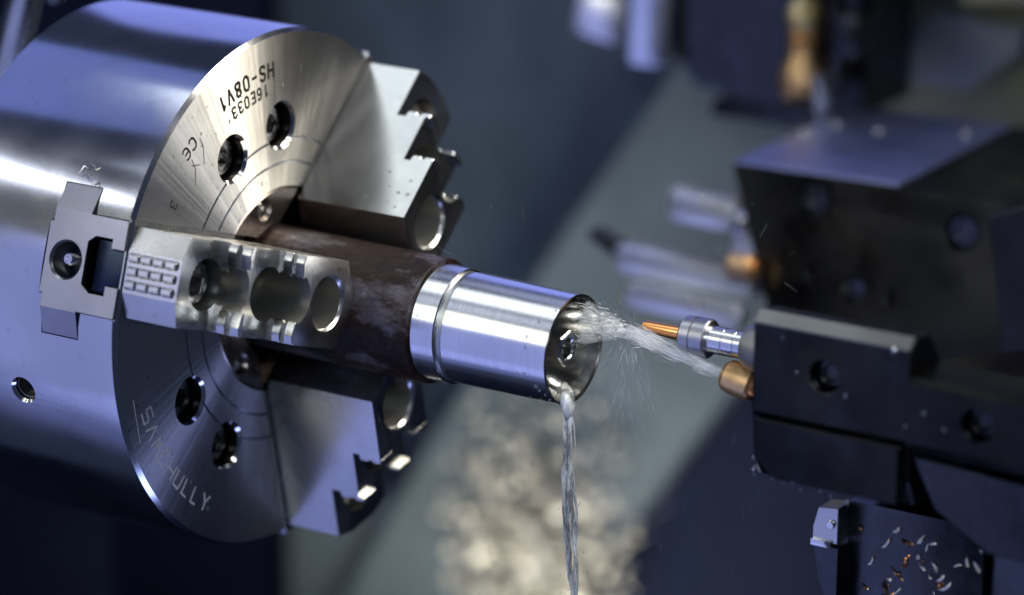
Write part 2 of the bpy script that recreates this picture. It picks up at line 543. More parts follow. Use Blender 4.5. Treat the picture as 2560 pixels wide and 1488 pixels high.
# ---------------------------------------------------------------- lathe chuck
def build_chuck():
    root = thing('lathe_chuck', 'big round silver steel three-jaw chuck filling the left side, stamped with letters and numbers', 'chuck', (0, 0, 0))
    bm = bmesh.new()
    prof = [(-92, 0), (-92, 102.5), (-89.5, 105), (-1.62, 105), (0, 103.4),
            (0, 61.6), (-0.9, 61.4), (-0.9, 60.7), (0, 60.5), (0, 51.9), (-0.9, 51.7), (-0.9, 51.0), (0, 50.8), (0, 41.6), (-6, 41.4), (-6, 24), (-60, 24), (-60, 0)]
    lathe(bm, prof, 240)
    me = finish(bm, 'chuck_body')
    c = bmesh.new()
    for k in (0, 120, -120):
        a = A3 + k
        E, T = e_(a), t_(a)
        # T-slot, slightly wider than the master jaw
        poly = [(-19.0, 3), (-19.0, -17.6), (-29.2, -17.6), (-29.2, -35.4), (-14.1, -35.4), (-14.1, -37.2), (14.1, -37.2), (14.1, -35.4), (29.2, -35.4), (29.2, -17.6), (19.0, -17.6), (19.0, 3)]
        prism(c, poly, lambda p, en: Vector((p[1], 0, 0)) + T * p[0] + E * (30.0 if en == 0 else 112.0))
    for az in (46.0, 74.4, 120 + 46.0, 120 + 74.4, -45.2, -75.0):
        p = face_pt(66.6, az)
        cutcyl(c, [(-27, 0), (-27, 8.7), (-1.2, 8.7), (0.6, 10.5), (3, 10.5), (3, 0)], 48, p.y, p.z, 'X')
    body = boolean(me, c, 'chuck_body')
    # radial tapped hole in the rim
    c = bmesh.new()
    h = bmesh.new()
    lathe(h, [(85, 0), (85, 4.7), (103.6, 4.7), (105.3, 6.0), (110, 6.0), (110, 0)], 40, 0, 0, 'X')
    E = e_(-30.5 + A3); T = t_(-30.5 + A3)
    R3 = Matrix((E, Vector((1, 0, 0)), T)).transposed()
    bmesh.ops.transform(h, matrix=Matrix.Translation((-47.3, 0, 0)) @ R3.to_4x4(), verts=h.verts)
    tmp = bpy.data.meshes.new('t'); h.to_mesh(tmp); h.free(); c.from_mesh(tmp)
    bmesh.ops.recalc_face_normals(c, faces=c.faces[:])
    body = boolean(body, c, 'chuck_body')
    smooth(body, 14)
    o = link('chuck_body', body, 'od', root)
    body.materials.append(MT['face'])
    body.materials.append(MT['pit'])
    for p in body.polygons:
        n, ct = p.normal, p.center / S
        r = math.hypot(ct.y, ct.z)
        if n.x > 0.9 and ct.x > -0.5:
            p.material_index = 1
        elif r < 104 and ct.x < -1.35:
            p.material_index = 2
    # thread turns of the tapped hole
    bm = bmesh.new()
    pts = []
    for i in range(0, 8 * 24 + 1):
        t = i / 24 * 2 * math.pi
        d = 103.0 - i / 24 * 1.5
        pts.append(Vector((-47.3, 0, 0)) + E * d + (Vector((1, 0, 0)) * math.cos(t) + T * math.sin(t)) * 4.55)
    tube(bm, pts, 0.5, 5)
    obj('screw_thread', bm, 'jawdark', root)
    # recessed socket screws in the face
    hx = bmesh.new()
    lathe(hx, [(-26, 0), (-26, 7.7), (-6.5, 7.7), (-5.5, 6.9), (-5.5, 0)], 40)
    hm = finish(hx, 'socket_screw')
    c = bmesh.new()
    lathe(c, [(-13, 0), (-13, 4.3), (-4, 4.3), (-4, 0)], 6)
    hm = boolean(hm, c, 'socket_screw')
    smooth(hm, 30)
    hm.materials.append(MT['screw'])
    for az in (46.0, 74.4, -45.2, -75.0):
        s = bpy.data.objects.new('socket_screw', hm)
        COL.objects.link(s)
        s.parent = root
        p = face_pt(66.6, az)
        s.location = mm(0, p.y, p.z)
        s.rotation_euler = (R_(az * 3.1), 0, 0)
    # pilot bushing in the middle
    bm = bmesh.new()
    lathe(bm, [(-9, 26.5), (-1.3, 26.5), (-0.2, 27.6), (-0.2, 40.4), (-1.0, 41.2), (-9, 41.2)], 160, closed=True)
    me = finish(bm, 'pilot_bushing')
    c = bmesh.new()
    for k in (0, 120, -120):
        E2, T2 = e_(A3 + k), t_(A3 + k)
        prism(c, [(-19.0, 4), (-19.0, -7), (19.0, -7), (19.0, 4)], lambda p, en: Vector((p[1], 0, 0)) + T2 * p[0] + E2 * (18 if en == 0 else 60))
    for az in (58, 178, -62):
        p = face_pt(35.6, az)
        cutcyl(c, [(-6, 0), (-6, 3.6), (-1.6, 3.6), (-0.1, 4.7), (2, 4.7), (2, 0)], 32, p.y, p.z, 'X')
    pm = boolean(me, c, 'pilot_bushing')
    smooth(pm, 14)
    pb = link('pilot_bushing', pm, 'pilot', root)
    sc = bmesh.new()
    lathe(sc, [(-6, 0), (-6, 3.3), (-2.2, 3.3), (-1.4, 2.6), (-1.4, 1.5), (-3.2, 1.4), (-3.2, 0)], 24)
    sm = finish(sc, 'bushing_screw')
    sm.materials.append(MT['jaw'])
    for az in (58, -62):
        s = bpy.data.objects.new('bushing_screw', sm)
        COL.objects.link(s)
        s.parent = pb
        p = face_pt(35.6, az)
        s.location = mm(0, p.y, p.z)
    return root
chuck = build_chuck()

# master jaws (parts of the chuck), each with its locating slot, T-nut, spring pin hole and serrations
def master_mesh():
    """local frame: X = spindle axis, -Y = radial out, Z = tangent"""
    f = lambda r, t, x: Vector((x, -r, t))
    bm = bmesh.new()
    poly = [(-18.6, -0.4), (-18.6, -18.0), (-19.0, -18.0), (-28.8, -18.0), (-28.8, -35.0), (-19.0, -35.0), (-13.7, -35.0), (-13.7, -36.6), (13.7, -36.6), (13.7, -35.0), (19.0, -35.0), (28.8, -35.0), (28.8, -18.0), (19.0, -18.0), (18.6, -18.0), (18.6, -0.4)]
    def rend(t):
        return 105.0 - max(0.0, abs(t) - 19.0) * 0.42
    a = [bm.verts.new(f(42, t, x)) for t, x in poly]
    b = [bm.verts.new(f(rend(t), t, x)) for t, x in poly]
    n = len(poly)
    bm.faces.new(a)
    for i in range(n):
        bm.faces.new((a[(i + 1) % n], a[i], b[i], b[(i + 1) % n]))
    # end: left wing, middle, right wing
    bm.faces.new([b[i] for i in (2, 3, 4, 5)][::-1])
    bm.faces.new([b[i] for i in (0, 1, 2, 5, 6, 7, 8, 9, 10, 13, 14, 15)][::-1])
    bm.faces.new([b[i] for i in (10, 11, 12, 13)][::-1])
    bmesh.ops.recalc_face_normals(bm, faces=bm.faces[:])
    me = finish(bm, 'master_jaw')
    c = bmesh.new()
    # pin hole with countersink: axis radial (-Y)
    lathe(c, [(-110, 0), (-110, 8.6), (-104.9, 7.7), (-104.0, 6.9), (-90, 6.9), (-90, 0)], 40, -26.7, -0.1, 'Y')
    # T-slot for the nut, open towards the serrated face
    poly = [(-8.0, -17.6), (8.4, -17.6), (11.0, -14.3), (11.0, -6.4), (7.4, -6.4), (7.4, 3), (-7.0, 3), (-7.0, -6.4), (-10.8, -6.4), (-10.8, -13.6)]
    prism(c, poly, lambda p, en: f(60 if en == 0 else 110, p[0], p[1]))
    me = boolean(me, c, 'master_jaw')
    me = bevel_mesh(me, 0.35, 2, 40)
    smooth(me, 14)
    me.materials.append(MT['master'])
    return me

def tnut_mesh():
    f = lambda r, t, x: Vector((x, -r, t))
    bm = bmesh.new()
    poly = [(-9.6, -13.8), (9.9, -13.8), (9.9, -6.8), (6.9, -6.8), (6.9, 0.8), (-6.6, 0.8), (-6.6, -6.8), (-9.6, -6.8)]
    prism(bm, poly, lambda p, en: f(60 if en == 0 else 103.2, p[0], p[1]))
    me = finish(bm, 'slot_nut')
    me = bevel_mesh(me, 0.3, 2, 40)
    me.materials.append(MT['blued'])
    smooth(me, 30)
    return me

def serration_mesh():
    f = lambda r, t, x: Vector((x, -r, t))
    bm = bmesh.new()
    prof = []
    r = 37.0
    while r < 103.4:
        prof += [(r, -0.5), (r + 0.7, 0.95), (r + 1.15, 0.95)]
        r += 1.9
    prof += [(r, -0.5), (r, -1.0), (37.0, -1.0)]
    prism(bm, prof, lambda p, en: f(p[0], -19.4 if en == 0 else 19.4, p[1]))
    me = finish(bm, 'serration', deg=20)
    me.materials.append(MT['jaw'])
    return me

def pin_mesh():
    bm = bmesh.new()
    lathe(bm, [(-90, 0), (-90, 5.2), (-94, 5.2), (-95, 2.6), (-103.4, 2.5), (-104.2, 1.9), (-104.2, 1.0), (-103.8, 0.8), (-103.8, 0)], 28, -26.2, 0.4, 'Y')
    me = finish(bm, 'spring_pin')
    me.materials.append(MT['bright'])
    return me

mj, tn, sr, pn = master_mesh(), tnut_mesh(), serration_mesh(), pin_mesh()
for k in (0, 120, -120):
    rx = -R_(A3 + k)
    o = bpy.data.objects.new('master_jaw', mj); COL.objects.link(o); o.parent = chuck; o.rotation_euler = (rx, 0, 0)
    kids = (('slot_nut', tn), ('serration', sr), ('spring_pin', pn)) if k == 0 else (('serration', sr),)
    for nm, me in kids:
        q = bpy.data.objects.new(nm, me); COL.objects.link(q); q.parent = o

rdf = random.Random(17)
dmf = bmesh.new()
bmesh.ops.create_icosphere(dmf, subdivisions=2, radius=1.0)
DROP = finish(dmf, 'drop', deg=180)
DROP.materials.append(MT['drop'])
for i in range(70):
    r, az = rdf.uniform(44, 101), rdf.choice((rdf.uniform(22, 100), rdf.uniform(-95, -14)))
    if any((face_pt(r, az) - face_pt(66.6, h)).length < 12 for h in (46.0, 74.4, -45.2, -75.0)):
        continue
    q = bpy.data.objects.new('drop', DROP)
    COL.objects.link(q)
    q.parent = chuck
    p = face_pt(r, az, 0.02)
    sz = rdf.uniform(0.2, 0.75)
    q.location = mm(p.x, p.y, p.z)
    q.scale = (sz * 0.35, sz * rdf.uniform(0.7, 1.1), sz * rdf.uniform(0.9, 2.2))

# ---------------------------------------------------------------- stamped lettering (stroke letters)
GL = {
 'H': [[(0, 0), (0, 1)], [(.7, 0), (.7, 1)], [(0, .5), (.7, .5)]],
 'S': [[(.68, .86), (.5, 1), (.18, 1), (.02, .84), (.04, .64), (.2, .54), (.5, .46), (.66, .34), (.68, .16), (.5, 0), (.16, 0), (0, .14)]],
 '-': [[(.08, .48), (.6, .48)]],
 '0': [[(.2, 0), (.5, 0), (.68, .2), (.68, .8), (.5, 1), (.2, 1), (.02, .8), (.02, .2), (.2, 0)]],
 '8': [[(.35, .52), (.1, .64), (.08, .86), (.22, 1), (.48, 1), (.62, .86), (.6, .64), (.35, .52), (.06, .36), (.02, .14), (.18, 0), (.52, 0), (.68, .14), (.64, .36), (.35, .52)]],
 'V': [[(0, 1), (.35, 0), (.7, 1)]],
 '1': [[(.1, .8), (.34, 1), (.34, 0)]],
 '6': [[(.62, .9), (.45, 1), (.22, .96), (.05, .7), (.02, .25), (.18, 0), (.5, 0), (.66, .16), (.64, .42), (.46, .56), (.2, .54), (.04, .38)]],
 'E': [[(.62, 1), (0, 1), (0, 0), (.62, 0)], [(0, .5), (.5, .5)]],
 '3': [[(.02, .86), (.2, 1), (.48, 1), (.62, .86), (.6, .64), (.42, .53), (.24, .52)], [(.42, .53), (.64, .4), (.68, .16), (.5, 0), (.18, 0), (0, .14)]],
 'C': [[(.7, .9), (.5, 1), (.22, .98), (.04, .78), (0, .5), (.04, .22), (.22, .02), (.5, 0), (.7, .1)]],
 'e': [[(.7, .9), (.5, 1), (.22, .98), (.04, .78), (0, .5), (.04, .22), (.22, .02), (.5, 0), (.7, .1)], [(.02, .5), (.56, .5)]],
 # wide letters of the maker's mark
 's': [[(.95, 1), (.1, 1), (0, .9), (0, .6), (.1, .5), (.85, .5), (.95, .4), (.95, .1), (.85, 0), (0, 0)]],
 'a': [[(0, 0), (.5, 1), (1, 0)]],
 'm': [[(0, 0), (.2, 1), (.5, .3), (.8, 1), (1, 0)]],
 'c': [[(1, 1), (.1, 1), (0, .9), (0, .1), (.1, 0), (1, 0)]],
 'h': [[(0, 0), (0, 1)], [(1, 0), (1, 1)], [(0, .5), (1, .5)]],
 'u': [[(0, 1), (0, .1), (.1, 0), (.8, 0), (.9, .1), (.9, 1)]],
 'l': [[(0, 1), (0, 0), (.7, 0)]],
 'y': [[(0, 1), (.45, .5), (.9, 1)], [(.45, .5), (.45, 0)]],
}
def lettering(name, chars, r, az0, az1, h, wid, stroke, mat, x=0.035):
    """letters on the chuck face reading towards decreasing azimuth, tops towards the spindle"""
    n = len(chars)
    for i, ch in enumerate(chars):
        az = az0 + (az1 - az0) * (i / (n - 1) if n > 1 else 0)
        E, T = e_(az + A3), t_(az + A3)
        c = E * r
        bm = bmesh.new()
        for st in GL[ch]:
            for (ax0, ay0), (ax1, ay1) in zip(st, st[1:]):
                p0 = c + (-T) * ((ax0 - 0.4) * wid) + (-E) * ((ay0 - 0.5) * h)
                p1 = c + (-T) * ((ax1 - 0.4) * wid) + (-E) * ((ay1 - 0.5) * h)
                d = (p1 - p0).normalized()
                nrm = Vector((1, 0, 0)).cross(d) * stroke / 2
                p0 = p0 - d * stroke * 0.35
                p1 = p1 + d * stroke * 0.35
                X = Vector((x + random.random() * 0.006, 0, 0))
                bm.faces.new([bm.verts.new(q + X) for q in (p0 + nrm, p1 + nrm, p1 - nrm, p0 - nrm)])
        bmesh.ops.recalc_face_normals(bm, faces=bm.faces[:])
        for f in bm.faces:
            if f.normal.x < 0:
                f.normal_flip()
        obj(name, bm, mat, chuck)
lettering('stamped_letter', 'HS-08V1', 90.2, 69.6, 48.8, 5.6, 4.6, 1.25, 'ink')
lettering('stamped_letter', '16E033', 82.8, 67.0, 52.4, 4.4, 3.5, 1.0, 'ink')
lettering('stamped_letter', '3', 83.9, 18.6, 18.6, 4.2, 3.4, 0.7, 'ink')
lettering('stamped_letter', 'Ce', 90.0, 34.6, 31.4, 5.0, 4.6, 0.9, 'ink')
lettering('etched_letter', 'samchully', 91.0, -36.2, -73.5, 6.0, 5.0, 0.9, 'etch')
for pts in ([(88.5, 37.5), (84.5, 37.2), (78, 34.5)], [(86.0, 31.8), (81, 31), (76.5, 27.5)], [(84, 30.6), (80, 33.2)], [(96, -48), (84, -52)], [(88, -45), (76, -44)], [(99, -41), (97, -30)]):
    pv = [face_pt(r, az, 0.03) for r, az in pts]
    bm = bmesh.new()
    side = []
    for i, p in enumerate(pv):
        d = (pv[min(i + 1, len(pv) - 1)] - pv[max(i - 1, 0)]).normalized()
        nn = Vector((1, 0, 0)).cross(d) * (0.30 if 0 < i < len(pv) - 1 else 0.2)
        side.append((bm.verts.new(p + nn), bm.verts.new(p - nn)))
    for a_, b_ in zip(side, side[1:]):
        bm.faces.new((a_[0], b_[0], b_[1], a_[1]))
    bmesh.ops.recalc_face_normals(bm, faces=bm.faces[:])
    for f in bm.faces:
        if f.normal.x < 0:
            f.normal_flip()
    obj('scratch_mark', bm, 'etch' if pts[0][1] < 0 else 'jawdark', chuck)

# ---------------------------------------------------------------- stepped top jaws
def jaw_body():
    f = lambda r, t, x: Vector((x, -r, t))
    bm = bmesh.new()
    xb = 0.9
    prof = [(xb, 24.9), (51.7, 24.9), (51.7, 60.2), (42.0, 60.2), (42.0, 58.6), (38.7, 58.6), (38.7, 80.0), (30.0, 80.0), (30.0, 78.4), (25.7, 78.4), (25.7, 103.6), (xb, 103.6)]
    prism(bm, prof, lambda p, en: f(p[1], -17.2 if en == 0 else 17.2, p[0]))
    me = finish(bm, 'jaw_body')
    c = bmesh.new()
    # gripping nose: V-shaped tip
    for s in (1, -1):
        poly = [(32.6, 17.6 * s), (32.6, 17.2 * s), (25.6, 5.0 * s), (24.85, 2.0 * s), (23, 2.0 * s), (23, 17.6 * s)]
        prism(c, poly, lambda p, en: f(p[0], p[1], -3 if en == 0 else 60))
        # roof-shaped outer end
        poly = [(104.2, 8.0 * s), (103.58, 8.0 * s), (100.4, 17.6 * s), (110, 17.6 * s), (110, 8.0 * s)]
        prism(c, poly, lambda p, en: f(p[0], p[1], -3 if en == 0 else 60))
    # bolt holes: axis along X
    for (rc, rad, x0, x1) in ((86.6, 10.2, 10, 60), (64.7, 10.5, 14, 60), (42.0, 10.0, 18, 60)):
        cutcyl(c, [(x0, 0), (x0, rad), (x1, rad), (x1, 0)], 56, -rc, 0, 'X')
    for (rc, rad, xs) in ((42.0, 10.0, 51.7),):
        cutcyl(c, [(xs - 1.1, 0), (xs - 1.1, rad), (xs + 0.3, rad + 1.4), (xs + 2, rad + 1.4), (xs + 2, 0)], 56, -rc, 0, 'X')
    me = boolean(me, c, 'jaw_body')
    me = bevel_mesh(me, 0.95, 2, 33)
    smooth(me, 13)
    me.materials.append(MT['jaw'])
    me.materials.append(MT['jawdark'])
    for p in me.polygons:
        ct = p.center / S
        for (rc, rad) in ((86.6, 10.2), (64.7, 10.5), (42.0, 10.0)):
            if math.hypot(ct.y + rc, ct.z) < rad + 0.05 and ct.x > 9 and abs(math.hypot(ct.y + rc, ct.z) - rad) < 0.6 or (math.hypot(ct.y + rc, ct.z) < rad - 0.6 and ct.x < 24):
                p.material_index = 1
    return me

def pad_mesh():
    """one clamping pad: x 0..4.5, sits on a riser; crest at t=14"""
    f = lambda r, t, x: Vector((x, -r, t))
    bm = bmesh.new()
    sec = [(-0.6, 8.4), (1.0, 8.4), (2.3, 13.9), (1.1, 17.15), (-0.6, 17.15)]
    prism(bm, sec, lambda p, en: f(p[0], p[1], 0 if en == 0 else 4.5))
    es = [e for e in bm.edges if abs(e.calc_face_angle(0)) > 0.2]
    bmesh.ops.bevel(bm, geom=es, offset=0.28, segments=1, affect='EDGES')
    me = finish(bm, 'clamping_pad', deg=20)
    me.materials.append(MT['jaw'])
    return me

def tooth_mesh():
    bm = bmesh.new()
    vs = box(bm, 0, 5.45, -0.8, 1.6, 0, 4.8)
    for v in bm.verts:
        if v.co.y > 1:
            v.co.x = 2.55 + (v.co.x - 2.55) * 0.86
            v.co.z = 2.7 + (v.co.z - 2.35) * 0.42
    bmesh.ops.scale(bm, vec=(1, -1, 1), verts=bm.verts)
    bmesh.ops.recalc_face_normals(bm, faces=bm.faces[:])
    bmesh.ops.bevel(bm, geom=bm.edges[:], offset=0.28, segments=2, affect='EDGES')
    me = finish(bm, 'grip_tooth', deg=40)
    me.materials.append(MT['jaw'])
    return me

def bolt_mesh():
    bm = bmesh.new()
    lathe(bm, [(9, 0), (9, 8.9), (19.6, 8.9), (20.8, 7.9), (20.8, 0)], 48)
    me = finish(bm, 'jaw_bolt')
    c = bmesh.new()
    lathe(c, [(13.5, 0), (13.5, 5.6), (20.4, 5.6), (21.4, 6.3), (23, 6.3), (23, 0)], 6)
    me = boolean(me, c, 'jaw_bolt')
    smooth(me, 30)
    me.materials.append(MT['screw'])
    return me

JB, PM, TM, BM = jaw_body(), pad_mesh(), tooth_mesh(), bolt_mesh()
def add_part(name, me, parent, loc=(0, 0, 0), scale=None, rot=None):
    o = bpy.data.objects.new(name, me)
    COL.objects.link(o)
    o.parent = parent
    o.location = mm(*loc)
    if scale: o.scale = scale
    if rot: o.rotation_euler = rot
    return o
PMm = PM.copy()
PMm.transform(Matrix.Diagonal((1, 1, -1, 1)))
PMm.flip_normals()
def make_jaw(az, label, teeth, bolts):
    root = thing('chuck_jaw', label, 'chuck jaw', (0, 0, 0), 'stepped hard jaws of the chuck', (-R_(A3 + az), 0, 0))
    add_part('jaw_body', JB, root)
    for (r, xs) in ((80.0, (30.1, 36.6)), (60.2, (42.1, 47.9))):
        for x in xs:
            sx = 4.3 / 4.5 if r > 70 else 3.9 / 4.5
            add_part('clamping_pad', PM, root, (x, -r, 0), (sx, 1, 1))
            add_part('clamping_pad', PMm, root, (x, -r, 0), (sx, 1, 1))
    for rc in bolts:
        b = add_part('socket_bolt', BM, root, (0.0 if rc > 80 else 4.0, -rc, 0))
        b.rotation_euler = (0.35, 0, 0)
    if teeth:
        for i in range(4):
            for j in range(3):
                add_part('grip_tooth', TM, root, (1.6 + i * 5.75, -103.5, 2.9 - j * 5.1))
    return root
make_jaw(0, 'bright stepped steel jaw nearest the viewer, its ridged grip block and bolt holes facing out', True, (86.6, 64.7))
jaw_up = make_jaw(120, 'pale shiny stepped jaw above the workpiece with its smooth side plate turned to the light', False, (86.6,))
make_jaw(-120, 'dark bluish stepped jaw hanging below the workpiece in shadow', False, (86.6,))

for i in range(12):
    q = bpy.data.objects.new('drop', DROP)
    COL.objects.link(q)
    q.parent = jaw_up
    sz = rdf.uniform(0.3, 0.7)
    xx, rr = rdf.uniform(4, 49), rdf.choice((rdf.uniform(35, 48), rdf.uniform(35, 58)))
    q.location = mm(xx, -rr, -17.25)
    q.scale = (sz * rdf.uniform(0.7, 1.8), sz * rdf.uniform(0.7, 1.2), sz * 0.4)

# ---------------------------------------------------------------- workpiece
def build_workpiece():
    # the free end droops a hair below the spindle axis
    root = thing('workpiece', 'rusty round bar in the chuck with a turned shiny silver end and hollow mouth', 'workpiece', (50, 0, 0))
    root.rotation_euler = (0, R_(0.62), R_(-0.2))
    off = 50.0
    def L(prof):
        return [(a - off, r) for a, r in prof]
    bm = bmesh.new()
    lathe(bm, L([(-30, 0), (-30, 24.9), (76.4, 24.9), (77.0, 24.6), (77.2, 22.0), (77.2, 0)]), 96)
    obj('raw_bar', bm, 'rust', root)
    bm = bmesh.new()
    lathe(bm, L([(76.8, 0), (76.8, 21.9), (77.4, 22.3), (78.2, 22.9), (88.2, 22.85), (88.6, 22.3), (88.6, 0)]), 128)
    obj('turned_collar', bm, 'sleeve', root)
    bm = bmesh.new()
    lathe(bm, L([(88.0, 0), (88.0, 21.5), (91.6, 21.5), (91.6, 0)]), 128)
    obj('relief_groove', bm, 'groove', root)
    bm = bmesh.new()
    lathe(bm, L([(91.2, 0), (91.2, 21.7), (91.6, 22.0), (137.6, 21.5), (138.0, 21.25), (138.0, 20.65), (137.2, 20.2), (128.7, 18.6), (121.7, 15.0), (119.7, 10.5), (119.4, 0)]), 144)
    me = finish(bm, 'turned_sleeve', deg=30)
    o = link('turned_sleeve', me, 'sleeve', root)
    me.materials.append(MT['cup'])
    me.materials.append(MT['pit'])
    for p in me.polygons:
        c = p.center / S
        r = math.hypot(c.y, c.z)
        if c.x > 137.0 - off and r > 20.1 and r < 21.45:
            p.material_index = 2
        elif r < 20.6 and c.x > 100 - off:
            p.material_index = 1
    bm = bmesh.new()
    lathe(bm, L([(119.0, 0), (119.0, 7.4), (134.6, 7.4), (135.4, 6.6), (135.4, 0)]), 6)
    me = finish(bm, 'hexagon_boss')
    c = bmesh.new()
    lathe(c, L([(124, 0), (124, 4.0), (134.6, 4.0), (136, 5.2), (138, 5.2), (138, 0)]), 36)
    me = boolean(me, c, 'hexagon_boss')
    me = bevel_mesh(me, 0.25, 1, 35)
    smooth(me, 20)
    h = link('hexagon_boss', me, 'bright', root)
    h.rotation_euler = (R_(14), 0, 0)
    # drops clinging to the turned skin
    rnd = random.Random(5)
    dm = bmesh.new()
    bmesh.ops.create_icosphere(dm, subdivisions=2, radius=1.0)
    dme = finish(dm, 'drop', deg=180)
    dme.materials.append(MT['drop'])
    for i in range(26):
        if i < 18:
            x = rnd.uniform(125, 136.5); r = 21.7; a = rnd.uniform(-55, 75)
        else:
            x = rnd.choice((79, 80.5, 86, 77.6)); r = 22.85; a = rnd.uniform(-60, 70)
        sz = rnd.uniform(0.22, 0.7)
        d = bpy.data.objects.new('drop', dme)
        COL.objects.link(d)
        d.parent = root
        E = e_(a) * (r + 0.02)
        d.location = mm(x - off, E.y, E.z)
        d.scale = (sz * rnd.uniform(0.6, 1.0), sz * 0.55, sz * rnd.uniform(0.8, 1.7))
        d.rotation_euler = (-R_(a), 0, 0)
    return root
build_workpiece()

# ---------------------------------------------------------------- tool turret
def hexcap(name, parent, loc, rad, depth, axis='Y', mat='black'):
    bm = bmesh.new()
    lathe(bm, [(0, 0), (0, rad * 0.62), (0.8, rad * 0.62), (0.8, rad * 0.45), (4, rad * 0.4), (4, 0)], 24, 0, 0, axis)
    o = obj(name, bm, mat, parent)
    o.location = mm(*loc)
    return o

def build_turret():
    root = thing('tool_turret', 'massive black steel tool turret with bolt holes filling the right side', 'tool turret', (240, 60, 0))
    off = Vector((240, 60, 0))
    def b(name, mat, fn, holes=(), bev=0.6):
        bm = bmesh.new()
        fn(bm)
        bmesh.ops.translate(bm, vec=-off, verts=bm.verts)
        me = finish(bm, name)
        if holes:
            c = bmesh.new()
            for (x, z, yf, r, d) in holes:
                lathe(c, [(yf - 4, 0), (yf - 4, r), (yf + d, r), (yf + d, 0)], 36, x, z, 'Y')
            bmesh.ops.translate(c, vec=-off, verts=c.verts)
            me = boolean(me, c, name)
        me = bevel_mesh(me, bev, 2, 30)
        smooth(me, 12)
        o = link(name, me, mat, root)
        me.materials.append(MT['pit'])
        if holes:
            for p in me.polygons:
                q = p.center / S + off
                for (x, z, yf, r, d) in holes:
                    if math.hypot(q.x - x, q.z - z) < r + 0.05 and q.y > yf + 0.7:
                        p.material_index = 1
        return o
    # rear station, up and behind: leaning left end, blue-sheened top
    def rear(bm):
        v = [(66, 258, 3), (238, 252, 8), (240, 238, -75), (98, 238, -62), (66, 380, 3), (238, 380, 8), (240, 380, -75), (98, 380, -62)]
        V = [bm.verts.new(p) for p in v]
        for q in ((0, 1, 2, 3), (7, 6, 5, 4), (0, 4, 5, 1), (1, 5, 6, 2), (2, 6, 7, 3), (3, 7, 4, 0)):
            bm.faces.new([V[i] for i in q])
        bmesh.ops.recalc_face_normals(bm, faces=bm.faces[:])
    b('rear_station', 'turret', rear, ((110, -6, 247, 8, 14), (183, -9, 245, 8, 14), (116, -39, 242, 3.6, 9), (136, -41, 242, 5.0, 9), (154, -43, 242, 3.6, 9)))
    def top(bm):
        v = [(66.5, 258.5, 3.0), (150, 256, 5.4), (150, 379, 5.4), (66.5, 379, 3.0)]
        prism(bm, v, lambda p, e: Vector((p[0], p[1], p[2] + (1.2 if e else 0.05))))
    b('sheen_plate', 'turretsheen', top)  # plate added over only the part of the top that reflects blue
    # right-hand dark end of the rear station
    def rend(bm):
        prism(bm, [(206, 226, 8), (330, 226, 60), (330, 226, -90), (212, 226, -90), (214, 226, -40)], lambda p, e: Vector((p[0], p[1] + (90 if e else 0), p[2])))
    b('end_housing', 'pit', rend)
    # front station, nearer the viewer: ledge, bolted face, lower facet, clamp plate
    def front(bm):
        sec = [(-11.4, 32.8), (-15.7, 29.1), (-15.7, -4.4), (-14.7, -6.3), (-13.3, -20.8), (-7.5, -31.4), (30, -36), (25, 0), (0, 31.5)]
        prism(bm, sec, lambda p, e: Vector((222.5 if e == 0 else 285.2, p[0], p[1])))
    b('front_station', 'turret', front, ((251.4, 13.5, -15.7, 6.0, 10),))
    def strip(bm):
        prism(bm, [(-11.5, 33.3), (-15.9, 29.6), (-16.1, 29.1), (-16.3, 29.7), (-11.9, 33.5)], lambda p, e: Vector((223.0 if e == 0 else 284.7, p[0], p[1])))
    b('edge_highlight', 'strip', strip, (), 0.05)  # lighter overlay painting the light caught along the ledge chamfer
    def right(bm):
        sec = [(-15.4, 20.2), (-17.2, 17.8), (-17.2, -4.4), (-13.3, -9.2), (21.5, -15), (25, 5), (6, 19.6)]
        prism(bm, sec, lambda p, e: Vector((285.5 if e == 0 else 392, p[0], p[1])))
    b('side_station', 'turret', right, ((312.3, 7.2, -17.2, 6.3, 10), (352.9, 5.3, -17.2, 6.3, 10)))
    def plate(bm):
        prism(bm, [(225.4, -5.9), (283.3, -5.9), (283.3, -28.0), (233.1, -28.0), (225.4, -20.8)], lambda p, e: Vector((p[0], -18.7 if e == 0 else -13.0, p[1])))
    b('clamp_plate', 'turret', plate)
    def guard(bm):
        prism(bm, [(285.2, -11.1), (393.4, -16.9), (393.4, -44), (316.2, -42), (294.9, -29.5)], lambda p, e: Vector((p[0], -11.4 if e == 0 else 60, p[1])))
    b('lower_guard', 'black', guard)
    # the body that carries the stations
    def core(bm):
        prism(bm, [(232, 4), (330, 4), (330, -30), (240, -30)], lambda p, e: Vector((p[0], 10 if e == 0 else 236, p[1] - (0 if e == 0 else 52))))
    b('turret_core', 'turret', core)
    # hex socket screws down the big bolt holes
    for (x, y, z, r) in ((110, 257, -6, 8), (183, 255, -9, 8), (136, 248, -41, 5), (251.4, -8.7, 13.5, 6), (312.3, -10.2, 7.2, 6.3), (352.9, -10.2, 5.3, 6.3)):
        bm = bmesh.new()
        lathe(bm, [(0, 0.0), (0, r * 0.45), (-1.6, r * 0.6), (-1.6, r * 0.8), (3, r * 0.86), (3, 0)], 28, 0, 0, 'Y')
        o = obj('socket_screw', bm, 'black', root)
        o.location = mm(x - 240, y - 60, z)
    # coolant drops on the dark faces and along the lower edge
    rd = random.Random(9)
    dm2 = bmesh.new()
    bmesh.ops.create_icosphere(dm2, subdivisions=2, radius=1.0)
    dme = finish(dm2, 'drop', deg=180)
    dme.materials.append(MT['bright'])
